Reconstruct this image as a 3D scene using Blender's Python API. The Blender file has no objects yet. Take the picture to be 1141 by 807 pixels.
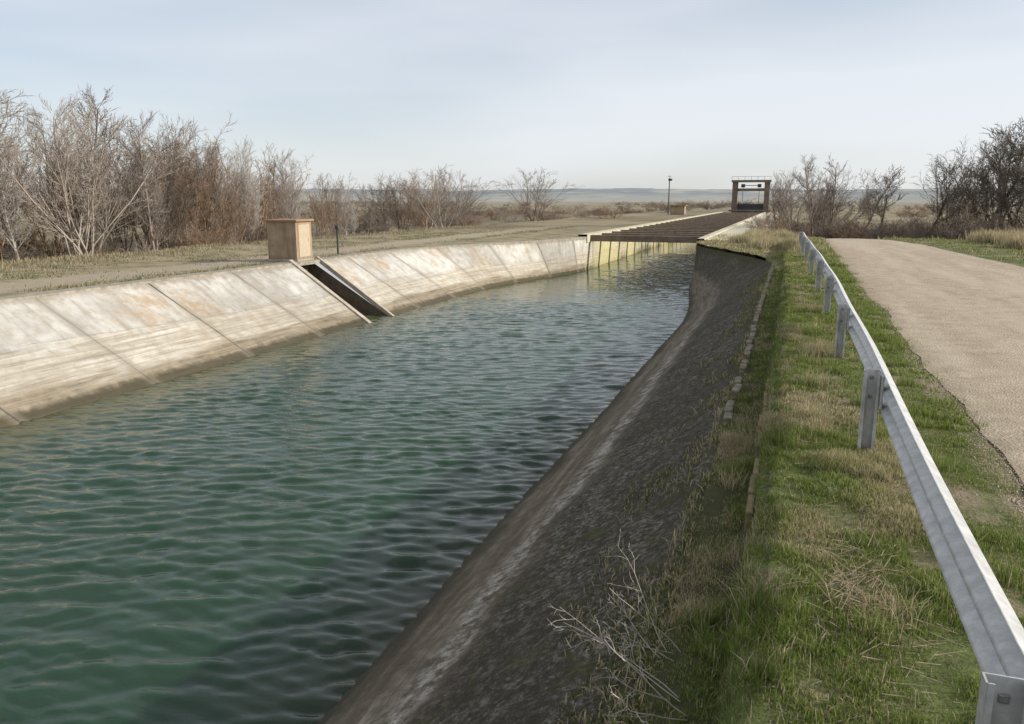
import bpy, math, random
import numpy as np
from mathutils import Vector, Matrix
random.seed(7); rng=np.random.default_rng(11)
S=bpy.context.scene
COL=S.collection

# ---------------------------------------------------------------- helpers
class M:
    def __init__(s,name,rough=.9,spec=.3):
        s.m=bpy.data.materials.new(name); s.m.use_nodes=True
        s.t=s.m.node_tree; s.n=s.t.nodes; s.l=s.t.links
        s.b=s.n['Principled BSDF']; s.b.inputs['Roughness'].default_value=rough
        s.b.inputs['Specular IOR Level'].default_value=spec
        tc=s.n.new('ShaderNodeTexCoord'); s.co=tc.outputs['Object']
        sp=s.n.new('ShaderNodeSeparateXYZ'); s.l.new(s.co,sp.inputs[0])
        s.x,s.y,s.z=sp.outputs
    def put(s,inp,v):
        if isinstance(v,bpy.types.NodeSocket): s.l.new(v,inp)
        else:
            if isinstance(v,(tuple,list)) and len(v)==3 and len(inp.default_value)==4: v=(*v,1)
            inp.default_value=v
    def scale(s,v):
        n=s.n.new('ShaderNodeVectorMath'); n.operation='MULTIPLY'; s.l.new(s.co,n.inputs[0]); n.inputs[1].default_value=v
        return n.outputs[0]
    def noise(s,sc,det=5,ro=.55,vec=None,dist=0):
        n=s.n.new('ShaderNodeTexNoise'); s.l.new(vec or s.co,n.inputs['Vector'])
        n.inputs['Scale'].default_value=sc; n.inputs['Detail'].default_value=min(det,4)
        n.inputs['Roughness'].default_value=ro; n.inputs['Distortion'].default_value=dist
        return n.outputs[0]
    def voro(s,sc,vec=None,feat='F1'):
        n=s.n.new('ShaderNodeTexVoronoi'); n.feature=feat; s.l.new(vec or s.co,n.inputs['Vector']); n.inputs['Scale'].default_value=sc
        return n.outputs['Distance']
    def ramp(s,f,stops):
        n=s.n.new('ShaderNodeValToRGB'); s.put(n.inputs[0],f); e=n.color_ramp.elements
        while len(e)<len(stops): e.new(.5)
        for i,(p,c) in enumerate(stops):
            e[i].position=p; e[i].color=(*c,1) if isinstance(c,(tuple,list)) else (c,c,c,1)
        return n.outputs[0]
    def mix(s,f,a,b,bl='MIX'):
        n=s.n.new('ShaderNodeMix'); n.data_type='RGBA'; n.blend_type=bl
        s.put(n.inputs[0],f); s.put(n.inputs[6],a); s.put(n.inputs[7],b); return n.outputs[2]
    def math(s,op,a,b=0,c=None):
        n=s.n.new('ShaderNodeMath'); n.operation=op; s.put(n.inputs[0],a); s.put(n.inputs[1],b)
        if c is not None: s.put(n.inputs[2],c)
        return n.outputs[0]
    def mr(s,v,a,b,c=0,d=1,smooth=True):
        n=s.n.new('ShaderNodeMapRange'); s.put(n.inputs[0],v)
        for i,q in enumerate((a,b,c,d)): n.inputs[1+i].default_value=q
        if smooth: n.interpolation_type='SMOOTHSTEP'
        return n.outputs[0]
    def bump(s,h,st,dist=.02,nrm=None):
        n=s.n.new('ShaderNodeBump'); n.inputs['Strength'].default_value=st; n.inputs['Distance'].default_value=dist
        s.l.new(h,n.inputs['Height'])
        if nrm: s.l.new(nrm,n.inputs['Normal'])
        return n.outputs[0]
    def base(s,c): s.put(s.b.inputs['Base Color'],c)
    def nrm(s,v): s.l.new(v,s.b.inputs['Normal'])

def mk(name,V,Fs,mat,smooth=False,col=None,parent=None,loc=None,link=True):
    me=bpy.data.meshes.new(name)
    V=np.asarray(V,dtype=np.float32).reshape(-1,3)
    Fs=[np.asarray(f,dtype=np.int32) for f in Fs if len(f)]
    me.vertices.add(len(V)); me.vertices.foreach_set('co',V.ravel())
    idx=np.concatenate([f.ravel() for f in Fs]); tot=np.concatenate([np.full(len(f),f.shape[1],np.int32) for f in Fs])
    st=np.concatenate([[0],np.cumsum(tot)[:-1]]).astype(np.int32)
    me.loops.add(len(idx)); me.loops.foreach_set('vertex_index',idx)
    me.polygons.add(len(tot)); me.polygons.foreach_set('loop_start',st)
    me.polygons.foreach_set('use_smooth',np.full(len(tot),smooth))
    me.update(calc_edges=True)
    if col is not None:
        a=me.color_attributes.new('Col','FLOAT_COLOR','POINT')
        c=np.ones((len(V),4),np.float32); c[:,:3]=col; a.data.foreach_set('color',c.ravel())
    if mat: me.materials.append(mat)
    if not link: return me
    o=bpy.data.objects.new(name,me); COL.objects.link(o)
    if parent: o.parent=parent
    if loc: o.location=loc
    return o
def empty(name,loc=(0,0,0)):
    o=bpy.data.objects.new(name,None); o.location=loc; COL.objects.link(o); o.empty_display_size=.2; return o
BF=np.array([[0,3,2,1],[4,5,6,7],[0,1,5,4],[1,2,6,5],[2,3,7,6],[3,0,4,7]])
def boxes(name,L,mat,parent=None,bevel=0,rot=None,loc=None):
    """L: list of (cx,cy,cz,sx,sy,sz)"""
    V=[];F=[]
    for i,(cx,cy,cz,sx,sy,sz) in enumerate(L):
        a,b,c=sx/2,sy/2,sz/2
        V+= [(cx-a,cy-b,cz-c),(cx+a,cy-b,cz-c),(cx+a,cy+b,cz-c),(cx-a,cy+b,cz-c),(cx-a,cy-b,cz+c),(cx+a,cy-b,cz+c),(cx+a,cy+b,cz+c),(cx-a,cy+b,cz+c)]
        F.append(BF+8*i)
    o=mk(name,V,[np.concatenate(F)],mat,parent=parent,loc=loc)
    if bevel:
        m=o.modifiers.new('bevel','BEVEL'); m.width=bevel; m.segments=2
    return o
def grid_faces(nr,nc,skip=None):
    i,j=np.meshgrid(np.arange(nr-1),np.arange(nc-1),indexing='ij'); 
    f=np.stack([i*nc+j,i*nc+j+1,(i+1)*nc+j+1,(i+1)*nc+j],-1)
    if skip is not None: f=f[~skip]
    return f.reshape(-1,4)
def sst(a,b,x):
    t=np.clip((x-a)/(b-a),0,1); return t*t*(3-2*t)
def vnoise(x,y,seed=0):
    xi=np.floor(x).astype(np.int64); yi=np.floor(y).astype(np.int64); fx=x-xi; fy=y-yi
    fx=fx*fx*(3-2*fx); fy=fy*fy*(3-2*fy)
    def h(a,b):
        n=(a*374761393+b*668265263+seed*1442695041)&0xffffffff
        n=((n^(n>>13))*1274126177)&0xffffffff
        return ((n^(n>>16))&0xffff)/65535.
    return (h(xi,yi)*(1-fx)+h(xi+1,yi)*fx)*(1-fy)+(h(xi,yi+1)*(1-fx)+h(xi+1,yi+1)*fx)*fy
def fbm(x,y,s,o=4,seed=0):
    r=0;a=.5
    for k in range(o): r=r+a*vnoise(x*s,y*s,seed+k); s*=2.03; a*=.5
    return r/(1-.5**o)

# ---------------------------------------------------------------- layout
WZ=-1.85
def xL(y): return -15.7+4.6*sst(29,45,y)
def xLw(y): return -12.95+1.87*sst(33,44.5,y)
def xR(y): return -.53-4.1*sst(28.5,42.5,y)
def xRw(y): return -3.2-1.4*sst(25,42,y)
def zR(y): return -.27+.15*sst(11,18,y)       # level of the right lip
def road_l(y): return 1.78-.12*sst(10,45,y)+.14*(fbm(y,y*0+3,.8,4,5)-.5)*2
def road_r(y): return 7.0-.9*sst(28,42,y)-1.4*sst(40,50,y)+.15*(fbm(y,y*0+9,.4,3,6)-.5)*2
def gz0(x,y):
    """smooth ground height"""
    z=-1.35*sst(45,72,y)*sst(-3.5,1.5,x)
    z=z-1.0*sst(-24,-33,x)*sst(-200,0,y)
    z=z-.5*sst(8,16,x)
    z=z-1.0*sst(140,260,y)
    return z
def gz(x,y):
    z=gz0(x,y)
    e=np.minimum(x-(road_l(y)-.05),(road_r(y)+.05)-x)      # >0 on the road
    onroad=(e>0)&(y<60)
    off=np.where(y<60,sst(0,-.5,e),1)
    s=x-xR(y)+.03*(fbm(y,y*0,1.5,3,12)-.5)*2
    n=(fbm(x,y,2.2,4,1)-.45)*.08*off*np.where(y<80,1,0)
    n=n+(fbm(x,y,.25,3,2)-.5)*.25*sst(-17.5,-21,x)
    edge=np.where((x>xR(y)-.01)&(y<31)&(x<5),zR(y)*(1-sst(.33,.43,s)),0)
    n=np.where(onroad,-.018,n)
    far=(fbm(x,y,.004,4,3)-.5)*3*sst(200,700,np.hypot(x,y))
    return z+n+edge+far

# ---------------------------------------------------------------- materials
HAZE_TINT=(.41,.44,.45)
g=M('ground_soil_grass',.95,.15)
n1=g.noise(.9,6,.65); n2=g.noise(7,6,.7); n3=g.noise(40,4,.7); nb=g.noise(.06,5,.6); nf=g.noise(.012,6,.6,g.scale((1,.45,1)))
green=g.ramp(n2,[(.3,(.055,.07,.022)),(.7,(.13,.155,.05))])
dry=g.ramp(n3,[(.3,(.19,.15,.09)),(.7,(.40,.34,.23))])
soil=g.ramp(n3,[(.3,(.14,.11,.075)),(.7,(.31,.255,.18))])
nearR=g.mix(g.ramp(n1,[(.46,0),(.62,1)]),green,soil)
nearR=g.mix(g.mr(g.math('ABSOLUTE',g.math('SUBTRACT',g.math('ADD',g.x,g.math('MULTIPLY',n2,.3)),1.88)),.08,.3,.85,0),nearR,soil)
lip_shade=g.math('MULTIPLY',g.mr(g.x,-.22,-.10,1,0),g.mr(g.y,30,24,0,1))
lip_shade=g.math('MULTIPLY',lip_shade,g.mr(g.x,-6,-5,0,.75))
nearR=g.mix(lip_shade,nearR,(.055,.05,.028))  # dark soil in the lip step, darkened further to paint in its shade
nearL=g.mix(g.ramp(n1,[(.44,0),(.62,1)]),dry,g.mix(.5,green,soil))
trk=g.math('MULTIPLY',g.mr(g.math('ABSOLUTE',g.math('ADD',g.x,18.1)),.5,1.6,1,0),g.ramp(n2,[(.3,.5),(.6,1)]))
nearL=g.mix(trk,nearL,g.ramp(n3,[(.3,(.28,.23,.165)),(.7,(.43,.37,.28))]))
near=g.mix(g.mr(g.x,-8,-6),nearL,nearR)
scrub=g.mix(g.ramp(nb,[(.42,0),(.56,1)]),(.27,.225,.14),g.mix(g.ramp(n1,[(.4,0),(.6,1)]),(.12,.105,.065),(.21,.17,.115)))
fields=g.ramp(nf,[(.35,(.14,.14,.08)),(.45,(.28,.23,.15)),(.55,(.19,.165,.10)),(.65,(.32,.27,.18))])
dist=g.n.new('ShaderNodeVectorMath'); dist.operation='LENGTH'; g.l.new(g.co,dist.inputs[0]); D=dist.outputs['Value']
c=g.mix(g.mr(D,48,75),near,scrub); c=g.mix(g.mr(D,180,400),c,fields); c=g.mix(g.mr(D,250,4500,0,.75,False),c,HAZE_TINT)  # far ground fades to a haze colour, aerial perspective painted by distance
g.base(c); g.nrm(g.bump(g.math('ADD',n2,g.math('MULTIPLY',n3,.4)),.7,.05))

r=M('road_gravel_asphalt',.92,.2)
a=r.noise(45,4,.85); b=r.noise(2.5,6,.65); d=r.noise(.5,5,.6,r.scale((2.2,.22,1))); v=r.voro(42)
c=r.ramp(a,[(.32,(.20,.155,.11)),(.5,(.42,.345,.255)),(.68,(.64,.545,.42))])
c=r.mix(r.ramp(b,[(.35,.6),(.62,0)]),c,(.28,.22,.155)); c=r.mix(r.ramp(d,[(.42,0),(.62,.5)]),c,(.52,.445,.34))
c=r.mix(r.ramp(v,[(.05,.5),(.22,0)]),c,(.17,.14,.10))
e1=r.mr(r.math('ADD',r.x,r.math('MULTIPLY',b,.9)),1.95,2.65,.8,0)
c=r.mix(e1,c,(.25,.205,.13))
r.base(c); r.nrm(r.bump(r.math('ADD',a,v),.8,.018))

def concrete_left():
    m=M('canal_concrete_sunlit',.88,.25)
    big=m.noise(.7,6,.62); med=m.noise(3.5,6,.65); fine=m.noise(45,4,.7)
    lay=m.noise(1,6,.6,m.scale((.5,.35,5.0)),.4); lay2=m.noise(1,6,.68,m.scale((1,.35,14)),.5)
    drip=m.noise(1,5,.6,m.scale((.6,3.2,.5)))
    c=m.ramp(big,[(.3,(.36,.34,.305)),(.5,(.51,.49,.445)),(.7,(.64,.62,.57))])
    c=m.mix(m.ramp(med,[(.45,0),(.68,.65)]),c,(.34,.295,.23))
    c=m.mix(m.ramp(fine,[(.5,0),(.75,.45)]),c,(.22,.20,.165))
    c=m.mix(m.ramp(drip,[(.50,0),(.66,.6)]),c,(.28,.25,.205))
    c=m.mix(m.math('MULTIPLY',m.ramp(m.noise(.45,3,.5),[(.52,0),(.66,.7)]),m.ramp(med,[(.35,.1),(.6,1)])),c,(.38,.255,.145))
    zl=m.math('ADD',m.z,m.math('MULTIPLY',m.math('SUBTRACT',lay,.5),.7))
    ero=m.ramp(lay2,[(.33,(.24,.205,.155)),(.5,(.45,.40,.32)),(.66,(.61,.565,.475))])
    ero=m.mix(m.ramp(med,[(.4,0),(.65,.65)]),ero,(.33,.275,.20))
    c=m.mix(m.mr(zl,-.85,-1.02,0,.8),c,ero)
    c=m.mix(m.mr(zl,-1.40,-1.58,0,.85),c,m.ramp(m.mix(.5,lay2,med),[(.35,(.12,.095,.06)),(.65,(.35,.285,.195))]))
    zw=m.math('ADD',m.z,m.math('MULTIPLY',m.math('SUBTRACT',med,.5),.15))
    c=m.mix(m.mr(zw,-1.64,-1.76,0,.92),c,(.07,.06,.036))
    c=m.mix(m.mr(m.math('ADD',m.z,m.math('MULTIPLY',m.math('SUBTRACT',med,.5),.35)),-.20,-.02,0,.65),c,(.27,.23,.175))
    jy=m.math('ADD',m.y,m.math('MULTIPLY',m.z,.25))
    jj=m.math('ABSOLUTE',m.math('SUBTRACT',m.math('MODULO',m.math('ADD',jy,33-12.9+.0),3.3),1.65))
    jj=m.math('SUBTRACT',1.65,jj)
    jn=m.math('ADD',jj,m.math('MULTIPLY',m.math('SUBTRACT',med,.5),.07))
    joint=m.mr(jn,.012,.035,1,0)
    dark=m.math('MULTIPLY',joint,m.ramp(m.noise(.35,2,.5,m.scale((.2,1,.2))),[(.4,.3),(.6,1)]))
    c=m.mix(m.mr(jn,.02,.25,.45,0),c,(.26,.225,.17))
    c=m.mix(dark,c,(.06,.05,.038))
    pid=m.math('FLOOR',m.math('DIVIDE',m.math('ADD',jy,33-12.9),3.3))
    wn=m.n.new('ShaderNodeTexWhiteNoise'); wn.noise_dimensions='1D'; m.l.new(pid,wn.inputs['W'])
    c=m.mix(1,c,m.ramp(wn.outputs['Value'],[(0,.84),(1,1.10)]),'MULTIPLY')
    yel=m.math('MULTIPLY',m.mr(m.y,44.2,44.5),m.ramp(m.noise(.25,3,.6,m.scale((1,1,.6))),[(.42,.85),(.6,.2)]))
    c=m.mix(yel,c,m.ramp(med,[(.3,(.44,.38,.17)),(.7,(.62,.56,.32))]))
    m.base(c)
    h=m.math('ADD',m.math('MULTIPLY',lay2,m.mr(zl,-.8,-1.0,.2,1.8)),m.math('ADD',med,m.math('MULTIPLY',fine,.45)))
    m.nrm(m.bump(h,.7,.05))
    return m.m
MCL=concrete_left()
def concrete_right():
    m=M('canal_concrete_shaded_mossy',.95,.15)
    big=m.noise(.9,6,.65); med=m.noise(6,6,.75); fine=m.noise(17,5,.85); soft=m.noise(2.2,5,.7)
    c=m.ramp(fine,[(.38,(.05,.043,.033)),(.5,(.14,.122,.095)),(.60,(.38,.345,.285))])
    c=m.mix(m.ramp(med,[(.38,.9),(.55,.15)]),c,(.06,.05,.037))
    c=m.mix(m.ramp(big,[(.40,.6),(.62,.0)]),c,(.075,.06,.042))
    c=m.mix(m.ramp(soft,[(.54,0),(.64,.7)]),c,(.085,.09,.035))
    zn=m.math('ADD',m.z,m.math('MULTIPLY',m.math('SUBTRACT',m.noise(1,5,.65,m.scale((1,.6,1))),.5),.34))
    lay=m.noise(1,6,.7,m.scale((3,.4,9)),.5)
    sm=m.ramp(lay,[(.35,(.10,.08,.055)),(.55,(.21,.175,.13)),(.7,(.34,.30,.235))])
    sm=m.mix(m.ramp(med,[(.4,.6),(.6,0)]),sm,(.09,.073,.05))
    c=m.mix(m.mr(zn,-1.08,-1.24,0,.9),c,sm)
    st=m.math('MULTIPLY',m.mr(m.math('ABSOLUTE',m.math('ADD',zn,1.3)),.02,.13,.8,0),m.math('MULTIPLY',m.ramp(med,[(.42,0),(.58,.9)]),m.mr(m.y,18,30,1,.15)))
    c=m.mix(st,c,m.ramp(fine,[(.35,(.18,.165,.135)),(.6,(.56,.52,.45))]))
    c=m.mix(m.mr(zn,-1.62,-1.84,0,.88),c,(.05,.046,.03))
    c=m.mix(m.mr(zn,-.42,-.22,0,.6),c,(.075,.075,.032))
    m.base(c)
    rough=m.mr(zn,-1.12,-1.3,1,.35)
    m.nrm(m.bump(m.math('MULTIPLY',m.math('ADD',fine,m.math('MULTIPLY',med,1.6)),rough),.9,.07))
    return m.m
MCR=concrete_right()
def simple(name,cols,sc=6,rough=.85,bst=.4,spec=.3,metal=0,sc2=40):
    m=M(name,rough,spec); a=m.noise(sc,5,.65); b=m.noise(sc2,4,.7)
    c=m.ramp(a,[(.32,cols[0]),(.68,cols[1])]); c=m.mix(m.ramp(b,[(.4,.0),(.7,.4)]),c,cols[0])
    m.base(c); m.nrm(m.bump(m.math('ADD',a,b),bst,.01)); m.b.inputs['Metallic'].default_value=metal
    return m.m
MCOP=simple('weathered_coping',[(.20,.17,.125),(.42,.38,.31)],5,bst=.6)
MSTONE=simple('lip_stones',[(.11,.095,.06),(.30,.26,.19)],9,bst=.9)
MPAVE=simple('pale_concrete_walk',[(.40,.36,.25),(.60,.55,.42)],1.5)
MKERB=simple('lichen_kerb',[(.10,.09,.045),(.26,.19,.09)],9,bst=.9)
MSTRUT=simple('brown_strut_concrete',[(.14,.10,.07),(.26,.20,.14)],2.5)
MGATE=simple('gate_concrete_brown',[(.13,.10,.08),(.22,.18,.14)],1.5)
MSTEEL=simple('dark_painted_steel',[(.05,.05,.05),(.10,.095,.09)],8,.6,.1)
def box_mat():
    m=M('box_render',.9,.2); a=m.noise(2.2,6,.65); b=m.noise(1,5,.6,m.scale((5,5,.7))); f=m.noise(30,4,.7)
    c=m.ramp(a,[(.32,(.28,.20,.13)),(.68,(.42,.33,.235))]); c=m.mix(m.ramp(b,[(.48,0),(.66,.6)]),c,(.20,.14,.09))
    c=m.mix(m.mr(m.math('ADD',m.z,m.math('MULTIPLY',a,.4)),.55,.2,0,.6),c,(.18,.135,.09)); c=m.mix(m.ramp(f,[(.45,0),(.7,.35)]),c,(.22,.165,.11))
    m.base(c); m.nrm(m.bump(m.math('ADD',a,f),.5,.012)); return m.m
MBOX=box_mat()
MCAP=simple('box_cap',[(.26,.15,.085),(.38,.25,.155)],4)
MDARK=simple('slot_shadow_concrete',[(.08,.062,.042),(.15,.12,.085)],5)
MGALV=simple('galvanised_steel',[(.38,.38,.375),(.62,.62,.61)],9,.5,.15,.5,.35,sc2=55)
MBOLT=simple('bolt_steel',[(.2,.2,.2),(.35,.34,.33)],30,.5,.1,.5,.6)

def blade_mat(name,tr=.28):
    m=bpy.data.materials.new(name); m.use_nodes=True; n=m.node_tree.nodes; l=m.node_tree.links; n.clear()
    o=n.new('ShaderNodeOutputMaterial'); at=n.new('ShaderNodeAttribute'); at.attribute_name='Col'
    d=n.new('ShaderNodeBsdfDiffuse'); t=n.new('ShaderNodeBsdfTranslucent'); x=n.new('ShaderNodeMixShader'); x.inputs[0].default_value=tr
    l.new(at.outputs[0],d.inputs[0]); l.new(at.outputs[0],t.inputs[0]); l.new(d.outputs[0],x.inputs[1]); l.new(t.outputs[0],x.inputs[2]); l.new(x.outputs[0],o.inputs[0])
    return m
MBL=blade_mat('grass_blades')
def bark(name,c0,c1):
    m=M(name,.9,.15); oi=m.n.new('ShaderNodeObjectInfo')
    c=m.mix(oi.outputs['Random'],c0,c1)
    m.base(c); return m.m
BK=[bark('bark_grey_beige',(.19,.155,.13),(.34,.29,.245)),bark('bark_orange_brown',(.16,.105,.068),(.31,.22,.15)),
    bark('bark_umber',(.10,.08,.062),(.20,.165,.13)),bark('bark_pale',(.33,.30,.27),(.54,.50,.45))]

# ---------------------------------------------------------------- ground
ys=np.concatenate([[-6000,-2500,-900,-300,-120,-75],np.arange(-60,-6,3.),np.arange(-6,46,.2),np.arange(46,80,1.),np.arange(80,143,3.),
   143+np.cumsum(4*1.16**np.arange(36))])
oR=np.concatenate([[0,.12,.22,.30,.33,.36,.39,.42,.46],np.arange(.55,3.2,.12),np.arange(3.2,12,.5),12+np.cumsum(1.2*1.2**np.arange(37))])
oL=np.concatenate([[0,.3,.6,1],np.arange(1.4,20,.6),20+np.cumsum(1.5*1.2**np.arange(36))])
def edges(y):
    on=(y>=-61)&(y<=141)
    return np.where(on,xL(y)-.42,-7.85),np.where(on,xR(y),-7.85)
eL,eR=edges(ys)
Y=np.repeat(ys[:,None],len(oR),1); X=eR[:,None]+oR[None,:]; Z=gz(X,Y)
V1=np.stack([X,Y,Z],-1).reshape(-1,3)
Y2=np.repeat(ys[:,None],len(oL),1); X2=eL[:,None]-oL[None,::-1]; Z2=gz(X2,Y2)
V2=np.stack([X2,Y2,Z2],-1).reshape(-1,3)
F=np.concatenate([grid_faces(len(ys),len(oR)),grid_faces(len(ys),len(oL))+len(V1)])
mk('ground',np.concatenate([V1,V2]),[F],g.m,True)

# road
yr=np.concatenate([np.arange(-60,0,3.),np.arange(0,64,.12)])
t=np.linspace(0,1,24)
X=road_l(yr)[:,None]*(1-t)+road_r(yr)[:,None]*t; Y=np.repeat(yr[:,None],24,1); Z=gz0(X,Y)+.002+.035*(1-(2*t-1)**2)[None,:]
mk('road',np.stack([X,Y,Z],-1),[grid_faces(len(yr),24)],r.m,True)
def pebbles(name,x,y,z,s,mat):
    n=len(x); o=np.array([[1,0,0],[0,1,0],[-1,0,0],[0,-1,0],[0,0,.8],[0,0,-.8]])
    P=o[None]*s[:,None,None]*rng.uniform(.6,1.3,(n,6,1)); P=P+np.stack([x,y,z],-1)[:,None,:]
    T=np.array([[0,1,4],[1,2,4],[2,3,4],[3,0,4],[1,0,5],[2,1,5],[3,2,5],[0,3,5]]); F=(np.arange(n)*6)[:,None,None]+T[None]
    return mk(name,P.reshape(-1,3),[F.reshape(-1,3)],mat)
n=14000; y=rng.uniform(2.5,30,n); x=road_l(y)+rng.normal(-.03,.12,n)
n2_=7000; y2=rng.uniform(4,30,n2_); x2=rng.uniform(1.8,6.9,n2_)
x=np.concatenate([x,x2]); y=np.concatenate([y,y2]); zz=np.maximum(gz(x,y),gz0(x,y)+.0+.03*np.clip((x-1.8)/1.5,0,1))
pebbles('road_gravel',x,y,zz,rng.uniform(.003,.010,len(x)),simple('gravel_stone',[(.24,.20,.15),(.54,.47,.38)],12))

# hills
az=np.radians(np.linspace(-75,75,420)); rr=np.array([2600,2750,2950,3200,3600,4200])
pf=[0,.25,.6,.9,1.0,.9]
H=46+16*fbm(az*40,az*0,.25,4,4)
V=[]
for k,(R,p) in enumerate(zip(rr,pf)):
    n=fbm(az*60+k*3,az*0+k*.7,.5,4,9)
    V.append(np.stack([R*np.sin(az)-0,R*np.cos(az),-6+H*p*(.85+.3*n)],-1))
hm=M('distant_hills',1,.05); c=hm.ramp(hm.noise(.004,6,.65,hm.scale((1,1,5))),[(.4,(.20,.225,.24)),(.52,(.26,.275,.275)),(.62,(.36,.355,.32))])  # bluish paled tones: distance haze is put into the base colour
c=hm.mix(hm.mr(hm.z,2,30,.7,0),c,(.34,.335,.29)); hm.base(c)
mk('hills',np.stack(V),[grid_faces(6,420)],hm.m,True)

# ---------------------------------------------------------------- canal linings
def lining(name,fT,fW,fz,mat,slot=None,sign=1):
    right='shaded' in name
    st=.1 if right else .2
    y=list(np.arange(-60,-6,2.))+list(np.arange(-6,0,.3))+list(np.arange(0,50,st))+list(np.arange(50,142,2.))
    if slot: y=[q for q in y if not(slot[0]-.08<q<slot[1]+.08)]+list(slot)
    y=np.array(sorted(y)); t=np.concatenate([np.linspace(0,1,60 if right else 34),[1.35]])
    T=fT(y)[:,None]; W=fW(y)[:,None]; zt=fz(y)[:,None]
    X=T+(W-T)*t; Z=zt+(WZ-zt)*t+0*X; Y=np.repeat(y[:,None],len(t),1)
    amp=.02*(1-sst(40,44,Y))
    Z=Z+(fbm(Y*.6,X*1.5,1.6,4,20)-.5)*amp*2*(t>0)
    if right: Z=Z+((fbm(Y,X,5,4,70)-.5)*.05*(1-.8*sst(.54,.62,t))+(fbm(Y,X,.8,3,71)-.5)*.04)*sst(0,.06,t)*(1-sst(28,38,Y))
    skip=None
    if slot:
        i=np.searchsorted(y,slot[0]+1e-6)-1; skip=np.zeros((len(y)-1,len(t)-1),bool); skip[i,:]=True
    f=grid_faces(len(y),len(t),skip)
    return mk(name,np.stack([X,Y,Z],-1),[f],mat,True)
canal=empty('irrigation_canal')
SL=(22.75,24.25)
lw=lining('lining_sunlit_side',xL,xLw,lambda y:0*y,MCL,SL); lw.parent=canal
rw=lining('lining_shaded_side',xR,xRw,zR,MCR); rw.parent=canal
y=np.array(sorted([q for q in np.concatenate([np.arange(-60,141,1.)]) if not SL[0]<q<SL[1]]+list(SL)))
x0=xL(y)+.03; x1=xL(y)-.45; o=np.zeros_like(y)
P=[np.stack([x0,y,o-.09],-1),np.stack([x0,y,o+.035],-1),np.stack([x1,y,o+.035],-1),np.stack([x1,y,o-.15],-1)]
cop=mk('coping',np.stack(P,1),[grid_faces(len(y),4)],MCOP); cop.parent=canal
a,b=SL; xt,xw=-15.7,-12.95; ex=.7
zs=lambda x:(x-xt)/(xw-xt)*WZ
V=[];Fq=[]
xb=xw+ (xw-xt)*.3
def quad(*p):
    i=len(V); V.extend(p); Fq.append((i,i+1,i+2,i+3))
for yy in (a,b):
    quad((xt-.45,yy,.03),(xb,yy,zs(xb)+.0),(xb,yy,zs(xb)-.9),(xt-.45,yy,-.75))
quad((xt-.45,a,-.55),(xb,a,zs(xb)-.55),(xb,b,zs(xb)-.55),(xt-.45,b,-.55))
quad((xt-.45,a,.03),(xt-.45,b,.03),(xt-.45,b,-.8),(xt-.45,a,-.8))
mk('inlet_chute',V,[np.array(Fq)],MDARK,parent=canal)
V=[];Fq=[]
for (ya,yb) in ((a-.17,a+.0),(b,b+.10)):
    i=len(V)
    for x in (xt-.1,xb):
        z=zs(x)
        V+= [(x,ya,z-.1),(x,ya,z+.07),(x,yb+.01,z+.07),(x,yb+.01,z-.1)]
    Fq+=[(i,i+1,i+5,i+4),(i+1,i+2,i+6,i+5),(i+2,i+3,i+7,i+6),(i,i+3,i+2,i+1)]
mk('chute_rims',V,[np.array(Fq)],simple('rim_concrete',[(.30,.26,.20),(.50,.45,.37)],4),parent=canal)
L=[];yy=8.5
while yy<29:
    ln=random.uniform(.22,.45)
    if random.random()<(.93 if yy>12 else .5):
        L.append((float(xR(np.float64(yy)))+random.uniform(-.015,.015),yy+ln/2,float(zR(yy))+.03+random.uniform(-.02,.012),.09,ln-.04,.11))
    yy+=ln
boxes('coping_stones',L,MSTONE,canal,.018)
L=[];yy=5.4
while yy<9.8:
    ln=random.uniform(.3,.7)
    if random.random()<.7: L.append((-.145+random.uniform(-.015,.015),yy+ln/2,-.10+random.uniform(-.02,.01),.05,ln-.02,.16))
    yy+=ln
boxes('lichen_kerb',L,MKERB,canal,.015)
y=np.arange(42.5,142,2.); xr=xR(y)
P=np.stack([np.stack([xr-.02,y,0*y-.3],-1),np.stack([xr-.02,y,0*y+.12],-1),np.stack([xr+.35,y,0*y+.12],-1),np.stack([xr+.36,y,0*y+.05],-1),np.stack([xr+2.3,y,0*y+.03],-1),np.stack([xr+2.9,y,0*y-.6],-1)],1)
mk('walkway_slab',P,[grid_faces(len(y),6)],MPAVE,parent=canal)
y=np.arange(44.6,141,2.); 
P=np.stack([np.stack([0*y-11.05,y,0*y-.3],-1),np.stack([0*y-11.05,y,0*y+.16],-1),np.stack([0*y-11.6,y,0*y+.16],-1),np.stack([0*y-11.6,y,0*y-.2],-1)],1)
mk('wall_crest',P,[grid_faces(len(y),4)],MPAVE,parent=canal)
boxes('cross_struts',[(-7.85,yy,-.08,6.6,.3,.36) for yy in np.arange(45.5,136,2.9)],MSTRUT,canal,.02)

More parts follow.
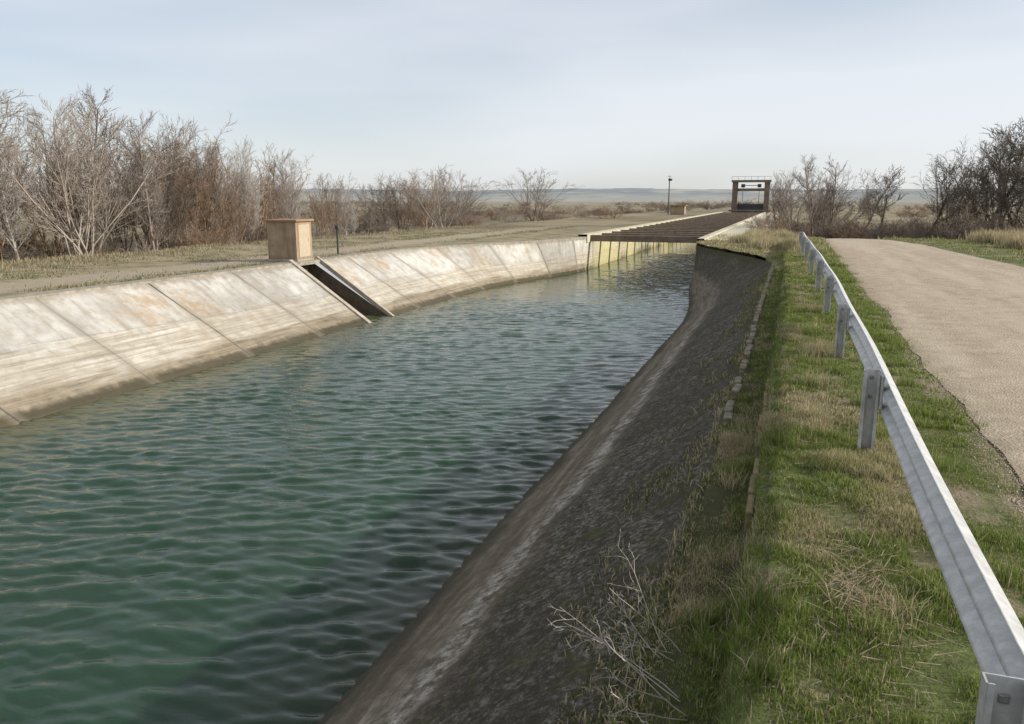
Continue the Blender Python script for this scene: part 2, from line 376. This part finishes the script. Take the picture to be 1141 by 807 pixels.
# ---------------------------------------------------------------- water
yw=np.concatenate([np.arange(-60,-2,3.),np.arange(-2,14,.035),np.arange(14,30,.06),np.arange(30,60,.13),np.arange(60,141,1.)])
xw_=np.arange(-14.2,-2.3,.055)
X,Y=np.meshgrid(xw_,yw); Z=np.zeros_like(X)
for k in range(56):
    lam=float(np.exp(rng.uniform(math.log(.15),math.log(.66)))); th=math.radians(rng.normal(17,22)); kk=2*math.pi/lam
    am=.034*lam/(2*math.pi)*(1.0 if lam<.4 else .75)
    dx,dy=-math.sin(th),math.cos(th)
    Z+=am*np.sin(kk*(dx*X+dy*Y)+rng.uniform(0,6.28)+1.4*fbm(X,Y,.35,2,k))*(.35+1.2*vnoise(X*.6+k,Y*.45,k+50))
Z=Z+8.*Z*np.abs(Z)*np.where(Z>0,1,.2)
Z*=np.where(Y<60,1,0)*(.65+.7*fbm(X,Y,.3,2,8))*(1-.3*sst(12,35,Y))
w=M('canal_water',.04,.5); w.b.inputs['IOR'].default_value=1.333
wn=w.noise(.25,3,.5)
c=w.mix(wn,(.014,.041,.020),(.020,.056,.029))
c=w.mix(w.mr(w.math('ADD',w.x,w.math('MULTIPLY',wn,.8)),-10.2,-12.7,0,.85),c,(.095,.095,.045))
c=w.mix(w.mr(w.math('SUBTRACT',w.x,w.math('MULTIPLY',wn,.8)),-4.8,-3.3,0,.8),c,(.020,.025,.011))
w.base(c)
w.b.inputs['Subsurface Weight'].default_value=1.0; w.b.inputs['Subsurface Radius'].default_value=(.6,1,.8); w.b.inputs['Subsurface Scale'].default_value=.6
w.nrm(w.bump(w.noise(11,3,.6,w.scale((.6,1.5,1))),.35,.010))
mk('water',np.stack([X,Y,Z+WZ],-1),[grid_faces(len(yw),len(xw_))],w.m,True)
boxes('canal_bed',[(-7.8,40,-3.2,16,204,.3)],MDARK,canal)

# ---------------------------------------------------------------- gate
gt=empty('sluice_gate_tower',(-6.9,140,0))
boxes('piers',[(-2.55,0,1.6,.85,1.4,7.2),(2.55,0,1.6,.85,1.4,7.2)],MGATE,gt,.04)
boxes('platform',[(0,0,5.15,6.3,1.9,.35),(0,-.2,3.75,4.2,.5,.45)],MGATE,gt,.03)
boxes('gate_leaf',[(0,.1,.6,4.2,.15,1.7),(0,-.05,1.2,4.2,.15,.15),(0,-.05,.4,4.2,.15,.15)],MSTEEL,gt)
boxes('hoist',[(-1.3,0,4.4,.6,.7,.55),(1.3,0,4.4,.6,.7,.55),(0,0,4.45,2.2,.1,.1),(-1.3,.1,2.9,.07,.07,2.4),(1.3,.1,2.9,.07,.07,2.4)],MSTEEL,gt,.02)
rl=[(x,-.9,5.6,.04,.04,.6) for x in np.arange(-3.1,3.2,1.03)]+[(0,-.9,5.88,6.2,.04,.04)]
boxes('railing',rl,MSTEEL,gt)
boxes('deck',[(0,-1.8,.35,6.6,1.6,.25)],MGATE,gt,.02)

# ---------------------------------------------------------------- box (valve cabinet)
bx=empty('concrete_valve_cabinet',(-16.5,23.7,.0)); bx.rotation_euler[2]=math.radians(3)
boxes('body',[(0,0,.66,1.12,1.02,1.42)],MBOX,bx,.012)
boxes('cap',[(0,0,1.41,1.28,1.18,.075)],MCAP,bx,.015)
boxes('plinth',[(0,0,.03,1.24,1.14,.13)],MCOP,bx,.015)
boxes('door',[(.567,0,.72,.02,.72,1.1),(.582,.25,.75,.02,.03,.12)],simple('door_paint',[(.42,.34,.24),(.5,.41,.30)],5),bx,.004)
mp=empty('marker_post',(-16.75,27.2,0))
boxes('post',[(0,0,.45,.06,.06,1.1)],MSTEEL,mp,.005); boxes('head',[(0,0,1.05,.16,.1,.16)],MSTEEL,mp,.02)
lp=empty('street_lamp',(-17.5,120,0))
def tube_obj(name,segs,k,mat,parent=None,smooth=True):
    V,F=tubes(segs,k); return mk(name,V,[F],mat,smooth,parent=parent)
def tubes(segs,k):
    A=np.array([(*p,*q,r0,r1) for p,q,r0,r1 in segs],dtype=np.float64)
    p0,p1,r0,r1=A[:,:3],A[:,3:6],A[:,6],A[:,7]
    d=p1-p0; d/=np.linalg.norm(d,axis=1,keepdims=True)+1e-9
    u=np.cross(d,np.where(np.abs(d[:,2:3])<.9,[[0,0,1.]],[[1.,0,0]])); u/=np.linalg.norm(u,axis=1,keepdims=True)+1e-9
    v=np.cross(d,u); an=np.arange(k)*2*math.pi/k
    ring=(u[:,None,:]*np.cos(an)[None,:,None]+v[:,None,:]*np.sin(an)[None,:,None])
    V=np.concatenate([p0[:,None,:]+ring*r0[:,None,None],p1[:,None,:]+ring*r1[:,None,None]],1)
    n=len(A); base=(np.arange(n)*2*k)[:,None]; j=np.arange(k)[None,:]
    F=np.stack([base+j,base+(j+1)%k,base+k+(j+1)%k,base+k+j],-1).reshape(-1,4)
    return V.reshape(-1,3),F
tube_obj('pole',[((0,0,-.3),(0,0,5.3),.10,.07)],8,MSTEEL,lp)
boxes('luminaire',[(.12,0,5.0,.55,.35,.3)],MSTEEL,lp,.05)
boxes('solar_panel',[(0,0,5.5,.45,.6,.06)],MSTEEL,lp)
hu=empty('pump_hut',(-15.8,118,0))
boxes('walls',[(0,0,.6,2.0,1.8,1.3)],MBOX,hu); boxes('roof',[(0,0,1.32,2.4,2.2,.14)],MCAP,hu)

# ---------------------------------------------------------------- guardrail
gr=empty('guardrail')
def gx(y): return .765+.03*sst(3,9,y)-.0*y-.37*sst(14,42,y)
prof=[(0,.31),(.012,.30),(.022,.285),(.068,.262),(.08,.245),(.08,.225),(.068,.205),(.012,.172),(.004,.155),(.012,.138),(.068,.105),(.08,.085),(.08,.065),(.068,.048),(.022,.025),(.012,.01),(0,0)]
yg=np.arange(-3.5,38.6,.5)
V=np.array([[(gx(q)+px-.0,q,.40+pz+.012*math.sin(q*.9)) for px,pz in prof] for q in yg])
o=mk('w_beam',V,[grid_faces(len(yg),len(prof))],MGALV,True,parent=gr)
sm=o.modifiers.new('s','SOLIDIFY'); sm.thickness=.004
posts=[-2.0,2.42,6.98,11.4,15.8,20.1,24.4,28.7,33.,37.2]
L=[];LB=[];LS=[]
for q in posts:
    x=gx(q)-.085
    h=1.22; zc=.73-h/2
    L+= [(x,q+.028,zc,.125,.006,h),(x-.0595,q,zc,.006,.05,h),(x+.0595,q,zc,.006,.05,h)]
    L+= [(x-.048,q-.027,zc,.018,.005,h),(x+.048,q-.027,zc,.018,.005,h)]
    LS+=[(x+.066+.012,q,.555,.02,.16,.27)]
    LB+=[(x,q+.022,.66,.03,.012,.03),(x,q+.022,.50,.03,.012,.03),(gx(q)+.008,q-.04,.555,.02,.03,.03)]
boxes('posts',L,MGALV,gr); boxes('spacers',LS,MGALV,gr,.004); boxes('bolts',LB,MBOLT,gr,.005)
o=boxes('anchor_plate',[(0,0,0,.05,.006,.6),(-.022,.02,0,.006,.04,.6)],MGALV,gr); o.location=(.46,2.44,.20); o.rotation_euler=(.1,-.42,.25)
LL=[]
for q in posts[1:]:
    for zz in (.45,.66): LL.append((gx(q)+.084-.08,q+.1,zz,.012,.03,.03))
boxes('lap_bolts',LL,MBOLT,gr,.004)

# ---------------------------------------------------------------- grass
def blades(name,x,y,h,w,col,lean=.5,zoff=0,z=None):
    n=len(x); z=(gz(x,y) if z is None else z)+zoff-.005; a=rng.uniform(0,6.283,n); d=rng.uniform(0,6.283,n); l=h*np.abs(rng.normal(0,lean,n))
    bx_=np.cos(a)*w/2; by_=np.sin(a)*w/2; lx=np.cos(d)*l; ly=np.sin(d)*l
    P=np.stack([np.stack([x-bx_,y-by_,z],-1),np.stack([x+bx_,y+by_,z],-1),
      np.stack([x+bx_*.8+lx*.35,y+by_*.8+ly*.35,z+h*.55],-1),np.stack([x-bx_*.8+lx*.35,y-by_*.8+ly*.35,z+h*.55],-1),
      np.stack([x+lx,y+ly,z+h*np.clip(1-.25*np.abs(l/h),.3,1)],-1)],1)
    i=(np.arange(n)*5)[:,None]
    q=i+np.array([[0,1,2,3]]); t=i+np.array([[3,2,4]])
    c=np.repeat(col[:,None,:],5,1).copy(); c[:,:2]*=.7; c[:,4]*=1.15
    return mk(name,P.reshape(-1,3),[q,t],MBL,False,col=c.reshape(-1,3))
def colmix(n,t,g0=(.115,.165,.035),g1=(.24,.295,.08),s0=(.32,.26,.15),s1=(.55,.47,.31)):
    u=rng.uniform(0,1,(n,1)); gcol=np.array(g0)*(1-u)+np.array(g1)*u; scol=np.array(s0)*(1-u)+np.array(s1)*u
    k=(rng.uniform(0,1,n)<t)[:,None]; return np.where(k,scol,gcol)
XS=[];YS=[];HS=[];WS=[];CS=[]
def region(n,x0,x1,y0,y1,hm,wm,tfun,cover=.38,hvar=1.):
    x=rng.uniform(x0,x1,n); y=rng.uniform(y0,y1,n)
    ok=(x>xR(y)+rng.uniform(-.06,.12,n))&((x<road_l(y)+rng.normal(-.06,.11,n))|(x>road_r(y)+rng.normal(.1,.15,n)))
    cl=fbm(x,y,1.3,4,31); cl2=fbm(x,y,4.5,3,37)
    ok&=(cl*.6+cl2*.4+rng.normal(0,.05,n)>cover)
    x,y,cl,cl2=x[ok],y[ok],cl[ok],cl2[ok]; n=len(x)
    h=hm*(.35+1.5*np.clip(cl2-.25,0,1)*hvar)*rng.uniform(.5,1.4,n)*(1+1.1*(cl>.6)*hvar)
    XS.append(x);YS.append(y);HS.append(h);WS.append(wm*rng.uniform(.6,1.3,n));CS.append(colmix(n,np.clip(tfun(x,y,cl),0,1)))
tf=lambda x,y,cl: .12+.6*sst(.52,.64,fbm(x,y,.9,3,77))*(x<1.0)+.3*sst(-.3,-.5,x)
region(150000,-.65,1.0,1.2,8,.05,.0045,tf,.40)
region(70000,.9,2.0,2.5,9,.035,.005,tf,.37,.6)
region(80000,-.65,1.9,8,18,.05,.009,tf,.37)
region(60000,-.9,1.9,18,34,.055,.016,tf,.34)
region(30000,-4.5,1.9,30,50,.08,.03,lambda x,y,cl:.55+.3*sst(0,-2,x),.34)
region(26000,4.5,16,12,52,.09,.03,lambda x,y,cl:.35+0*x,.42)
region(16000,-2,20,50,70,.14,.05,lambda x,y,cl:.7+0*x,.4)
cat=np.concatenate
blades('grass',cat(XS),cat(YS),cat(HS),cat(WS),cat(CS))
n=30000; s=rng.uniform(0,1,n)**2.2*.85; y=rng.uniform(1,27,n); ok=fbm(s*3,y,1.1,3,90)+rng.normal(0,.05,n)>.44+.25*s; s,y=s[ok],y[ok]
x=xR(y)-s; tt=s/(xR(y)-xRw(y)); blades('lip_grass',x,y,rng.uniform(.02,.09,len(x)),rng.uniform(.005,.012,len(x)),colmix(len(x),np.full(len(x),.45),g0=(.08,.10,.03),g1=(.15,.17,.05)),.8,z=zR(y)+(WZ-zR(y))*tt)
def tufts(name,cs,nb,h,w,rad,col_t,lean=.45):
    X=[];Y=[];Hh=[]
    for (cx,cy,s) in cs:
        n=int(nb*s); X.append(cx+rng.normal(0,rad*s,n)); Y.append(cy+rng.normal(0,rad*s,n)); Hh.append(h*s*rng.uniform(.4,1.25,n))
    X=cat(X);Y=cat(Y);Hh=cat(Hh); n=len(X)
    blades(name,X,Y,Hh,w*rng.uniform(.6,1.3,n),colmix(n,np.full(n,col_t)),lean)
tufts('grass_tufts',[(random.uniform(-.45,1.4),random.uniform(2.5,24),random.uniform(.6,1.2)) for _ in range(100)],170,.13,.005,.06,.2)
tufts('dry_grass_tufts',[(random.uniform(-.5,1.0),random.uniform(3,26),random.uniform(.6,1.2)) for _ in range(28)]+[(.42,11.4,1.8),(.5,11.6,1.5),(.35,7.5,1.2),(.5,16,1.5),(.38,9.6,1.3)],150,.17,.0045,.08,.85,.75)
cs=[]
while len(cs)<44:
    x,y=random.uniform(-2.6,.2),random.uniform(32,52)
    if x>xR(np.float64(y))+1.6: cs.append((x,y,random.uniform(.6,1.15)))
tufts('straw_weeds',cs,200,.5,.02,.22,.93,.4)
tufts('straw_reeds',[(random.uniform(9.0,16),random.uniform(40,50),random.uniform(.5,1.15)) for _ in range(50)],190,.75,.03,.3,.97,.3)
n=100000; x=-16.2-rng.uniform(0,1,n)**1.3*20; y=rng.uniform(4,62,n)
cl=fbm(x,y,.55,4,41); tr=np.abs(x+18.1)<1.0+.3*rng.normal(0,1,n)
ok=(cl+rng.normal(0,.07,n)>.48)&~(tr&(rng.uniform(0,1,n)<.93)); ok&=~((np.abs(x+16.5)<.75)&(np.abs(y-23.7)<.75))
x,y,cl=x[ok],y[ok],cl[ok]; n=len(x)
blades('dry_grass_bank',x,y,.06*rng.uniform(.4,1.6,n)*(1+2.2*sst(-20,-28,x)),.02*rng.uniform(.6,1.4,n),colmix(n,.55+.3*sst(-20,-26,x),g0=(.09,.11,.04),g1=(.17,.19,.07),s0=(.25,.20,.125),s1=(.45,.38,.26)),.7)

# ---------------------------------------------------------------- trees
def branch(segs,p,d,L,r,lv,P,tw):
    ns=P['ns'][lv]; q=np.array(p,float); dd=np.array(d,float); pts=[(q.copy(),dd.copy(),r)]
    for i in range(ns):
        dd=dd+np.array([random.gauss(0,P['wob'][lv]) for _ in range(3)])+np.array([0,0,P['up'][lv]]); dd/=np.linalg.norm(dd)
        q2=q+dd*L/ns; r2=r*(1-(i+1)/ns*.62); segs.append((q.copy(),q2.copy(),pts[-1][2],r2)); q=q2; pts.append((q.copy(),dd.copy(),r2))
    if lv>=len(P['nch']): return
    nc=P['nch'][lv]; nc=max(1,int(nc*random.uniform(.75,1.25)))
    for k in range(nc):
        f=P['st'][lv]+(1-P['st'][lv])*((k+random.random())/nc); i=min(int(f*ns),ns-1); fr=f*ns-i
        pp=pts[i][0]*(1-fr)+pts[i+1][0]*fr; bd=pts[i+1][1]; rr_=pts[i+1][2]
        ax=np.array([random.gauss(0,1) for _ in range(3)]); ax-=bd*ax.dot(bd); ax/=np.linalg.norm(ax)+1e-9
        an=math.radians(random.gauss(*P['ang'][lv])); nd=bd*math.cos(an)+ax*math.sin(an)
        ll=L*P['len'][lv]*random.uniform(.6,1.2)*(1-.45*f if lv==0 else 1-.25*f)
        branch(segs,pp,nd,ll,max(rr_*P['rr'][lv],tw),lv+1,P,tw)
def make_tree(kind,seed,mat):
    random.seed(seed); segs=[]
    if kind=='bush':
        P=dict(ns=[5,4,3,2],wob=[.10,.12,.15,.2],up=[.04,.05,.04,.02],nch=[10,7,5],st=[.2,.15,.2],ang=[(32,9),(30,10),(32,12)],len=[.46,.48,.5],rr=[.45,.5,.6])
        for k in range(9):
            a=random.uniform(0,6.28); t=random.uniform(.05,.55)
            branch(segs,(random.gauss(0,.25),random.gauss(0,.25),-.1),(math.cos(a)*t,math.sin(a)*t,1),random.uniform(3.4,5.2),.042,0,P,.0075)
    elif kind=='poplar':
        P=dict(ns=[9,5,4,2],wob=[.04,.08,.12,.2],up=[.05,.07,.06,.03],nch=[30,11,6],st=[.12,.15,.2],ang=[(38,9),(30,10),(32,12)],len=[.36,.45,.5],rr=[.42,.5,.6])
        branch(segs,(0,0,-.1),(random.gauss(0,.05),random.gauss(0,.05),1),6.4,.085,0,P,.0075)
        branch(segs,(.2,.1,-.1),(random.gauss(0,.2),random.gauss(0,.2),1),4.6,.055,0,P,.0075)
    elif kind=='round':
        P=dict(ns=[5,5,4,3,2],wob=[.09,.12,.14,.18,.2],up=[.02,.05,.05,.04,.02],nch=[9,9,7,5],st=[.30,.2,.2,.2],ang=[(42,12),(36,12),(35,14),(34,14)],len=[.8,.52,.5,.5],rr=[.45,.5,.5,.6])
        branch(segs,(0,0,-.1),(random.gauss(0,.15),random.gauss(0,.12),1),4.0,.12,0,P,.0085)
    elif kind=='scrub':
        P=dict(ns=[4,3,2],wob=[.14,.16,.2],up=[.02,.03,.03],nch=[8,6],st=[.1,.15],ang=[(36,12),(34,12)],len=[.5,.5],rr=[.5,.6])
        for k in range(16):
            a=random.uniform(0,6.28); t=random.uniform(.1,1.0)
            branch(segs,(random.gauss(0,.35),random.gauss(0,.35),-.1),(math.cos(a)*t,math.sin(a)*t,1),random.uniform(1.2,2.2),.02,0,P,.009)
    elif kind=='weed':
        P=dict(ns=[7,4,3],wob=[.10,.15,.2],up=[.0,.03,.0],nch=[5,3],st=[.35,.3],ang=[(45,12),(40,15)],len=[.36,.4],rr=[.6,.6])
        for k in range(5):
            a=random.uniform(2.6,4.2); t=random.uniform(.5,2.0)
            branch(segs,(random.gauss(0,.03),random.gauss(0,.05),-.02),(math.cos(a)*t,math.sin(a)*t,1),random.uniform(.35,.7),.0036,0,P,.0015)
    V,F=tubes(segs,3 if kind!='round' else 4)
    return mk('tree_'+kind,V,[F],mat,True,link=False)
T={}
T['b']=[make_tree('bush',s,BK[k]) for s,k in ((1,1),(2,0),(3,1),(4,2))]
T['p']=[make_tree('poplar',s,BK[k]) for s,k in ((5,0),(6,3),(7,0))]
T['r']=[make_tree('round',s,BK[k]) for s,k in ((8,2),(9,2),(10,2))]
T['s']=[make_tree('scrub',s,BK[k]) for s,k in ((11,1),(12,0),(13,2))]
hgt={m.name:max(v.co.z for v in m.vertices) for k in T for m in T[k]}
random.seed(99)
def place(name,me,x,y,h,parent=None,wide=1.):
    s=h/hgt[me.name]; o=bpy.data.objects.new(name,me); COL.objects.link(o)
    z=float(gz(np.array([float(x)]),np.array([float(y)]))[0]); o.location=(x,y,z-.05); o.scale=(s*wide,s*wide,s); o.rotation_euler[2]=random.uniform(0,6.28)
    if parent: o.parent=parent
    return o
def htop(y):
    return float(np.interp(y,[8,24,30,36,41,49,57,62],[9.8,9.6,8.8,8.2,8.2,7.4,6.2,5.2]))
for yy in np.arange(11,62,2.5):
    for (xx,f) in ((-31.5,.88),(-35.5,1.04),(-40,1.1)):
        y_=yy+random.uniform(-1,1); k=random.random()
        if y_<34: me=random.choice(T['p'] if k<.5 else T['b'][1:2]+T['b'][3:]+T['b'][:1])
        else: me=random.choice(T['p'] if k<.3 else T['b'])
        place('bare_tree',me,xx-y_*.05+random.uniform(-1.2,1.2),y_,htop(y_)*f*random.uniform(.74,1.1),wide=random.uniform(.85,1.15))
for (x,y,h,w_) in ((-35.8,67,5.8,1.3),(-31.5,66,6.0,1.2),(-29,64.5,5.8,1.4),(-38,74,6.2,1.3),(-24.4,76,5.4,1.2),(-34,80,5.2,1.3),(-33,70,6.1,1.2)):
    place('bare_tree',random.choice(T['b'][1:]+T['b'][1:2]),x,y,h,wide=w_)
th=empty('riverside_thicket')
for _ in range(110):
    y=random.uniform(10,100); x=-29.5-y*.05-random.uniform(0,16)
    place('scrub',random.choice(T['s']),x,y,random.uniform(1.0,2.4),th,1.3)
for _ in range(170):
    y=random.uniform(70,210); x=random.uniform(-95,-20)
    place('scrub',random.choice(T['s']),x,y,random.uniform(.8,2.4),th,1.8)
for (x,y,h,k,i) in ((1.6,66,6.8,'p',0),(3.0,68,7.1,'p',2),(.4,64,5.6,'b',1),(2.2,70,6.2,'b',3),(5.6,76,6.6,'r',0),(7.6,82,6.4,'r',1),(9.4,66,6.9,'r',2),(10.6,65,7.6,'b',3),(12.0,63,8.6,'r',0),
                  (13.2,60,8.4,'r',1),(12.6,61.5,7.8,'b',3),(14.6,62,8.6,'r',2),(14.6,57.5,8.3,'p',0),(15.4,60,7.8,'b',3),(16.5,58,8.8,'r',0),(19,62,8.4,'r',1),(-1.2,80,5.6,'b',3)):
    place('bare_tree',T[k][i],x,y,h,wide=1.1)
th2=empty('roadside_thicket')
for _ in range(60):
    x=random.uniform(-2.5,9); y=random.uniform(56,82)
    place('scrub',random.choice(T['s']),x,y,random.uniform(1.0,2.2),th2,1.4)
for _ in range(110):
    x=random.uniform(9,28); y=random.uniform(53,80)
    place('scrub',random.choice(T['s'][::2]),x,y,random.uniform(1.3,3.0),th2,1.3)
dt=empty('distant_trees')
for _ in range(150):
    y=random.uniform(230,750); x=random.uniform(-.75,.45)*y
    place('tree',random.choice(T['s']),x,y,random.uniform(2.5,5),dt,2.2)
wmat=simple('dead_stalk',[(.36,.32,.27),(.60,.55,.48)],20)
for i,(x,y,sc) in enumerate(((-.36,3.35,1.3),(-.44,3.8,1.0),(.45,5.9,.35))):
    me=make_tree('weed',60+i,wmat); o=bpy.data.objects.new('dead_weed',me); COL.objects.link(o); o.location=(x,y,-.22 if x<0 else 0); o.scale=(sc,sc,sc*.9)
random.seed(5); segs=[]
for _ in range(300):
    cx,cy=random.gauss(.50,.14),random.gauss(4.25,.36); a=random.gauss(.4,.9); l=random.uniform(.03,.2); z=random.uniform(.0,.07); t=random.gauss(0,.15)
    dx,dy=math.cos(a)*l/2,math.sin(a)*l/2; segs.append(((cx-dx,cy-dy,z-t*l),(cx+dx,cy+dy,z+t*l),.002,.0012))
for _ in range(900):
    cx,cy=random.uniform(-.1,.9),random.uniform(2.3,10); a=random.uniform(0,3.14); l=random.uniform(.04,.18); z=random.uniform(.0,.04); t=random.gauss(0,.2)
    dx,dy=math.cos(a)*l/2,math.sin(a)*l/2; segs.append(((cx-dx,cy-dy,z-t*l),(cx+dx,cy+dy,z+t*l),.0016,.0010))
tube_obj('dry_stick_debris',segs,3,simple('dry_stick',[(.24,.18,.13),(.46,.37,.27)],20))

# ---------------------------------------------------------------- light, sky
SE,SA=25.,80.
wd=bpy.data.worlds.new('World'); S.world=wd; wd.use_nodes=True
n=wd.node_tree.nodes; l=wd.node_tree.links; bg=n['Background']
sky=n.new('ShaderNodeTexSky'); sky.sky_type='NISHITA'; sky.sun_disc=False; sky.sun_elevation=math.radians(SE); sky.sun_rotation=math.radians(SA)
sky.altitude=600; sky.air_density=1.0; sky.dust_density=1.6; sky.ozone_density=1.5
tc=n.new('ShaderNodeTexCoord'); mp_=n.new('ShaderNodeMapping'); mp_.inputs['Scale'].default_value=(1.0,1.0,5.0); l.new(tc.outputs['Generated'],mp_.inputs[0])
no=n.new('ShaderNodeTexNoise'); no.inputs['Scale'].default_value=1.3; no.inputs['Detail'].default_value=4; no.inputs['Roughness'].default_value=.42; l.new(mp_.outputs[0],no.inputs['Vector'])
rp=n.new('ShaderNodeValToRGB'); rp.color_ramp.elements[0].position=.35; rp.color_ramp.elements[0].color=(.38,.38,.38,1); rp.color_ramp.elements[1].position=.65; rp.color_ramp.elements[1].color=(.78,.78,.78,1); l.new(no.outputs[0],rp.inputs[0])
mx=n.new('ShaderNodeMix'); mx.data_type='RGBA'; l.new(rp.outputs[0],mx.inputs[0]); l.new(sky.outputs[0],mx.inputs[6]); mx.inputs[7].default_value=(7.7,7.9,8.3,1)
l.new(mx.outputs[2],bg.inputs[0]); bg.inputs[1].default_value=.12
sun=bpy.data.lights.new('sun','SUN'); sun.energy=5.0; sun.angle=math.radians(.6); sun.color=(1,.94,.84)
so=bpy.data.objects.new('sun',sun); COL.objects.link(so)
e,az_=math.radians(SE),math.radians(SA); dv=Vector((math.cos(e)*math.sin(az_),math.cos(e)*math.cos(az_),math.sin(e)))
so.rotation_euler=dv.to_track_quat('Z','Y').to_euler(); so.location=dv*50
S.view_settings.view_transform='Standard'; S.view_settings.look='None'; S.view_settings.exposure=0

cam=bpy.data.cameras.new('camera'); co=bpy.data.objects.new('camera',cam); COL.objects.link(co); S.camera=co
cam.sensor_width=36; cam.lens=880/1141*36; cam.clip_end=20000; cam.clip_start=.05
co.location=(0,0,2.1); co.rotation_euler=(math.radians(90-11.6),0,math.radians(19.3))
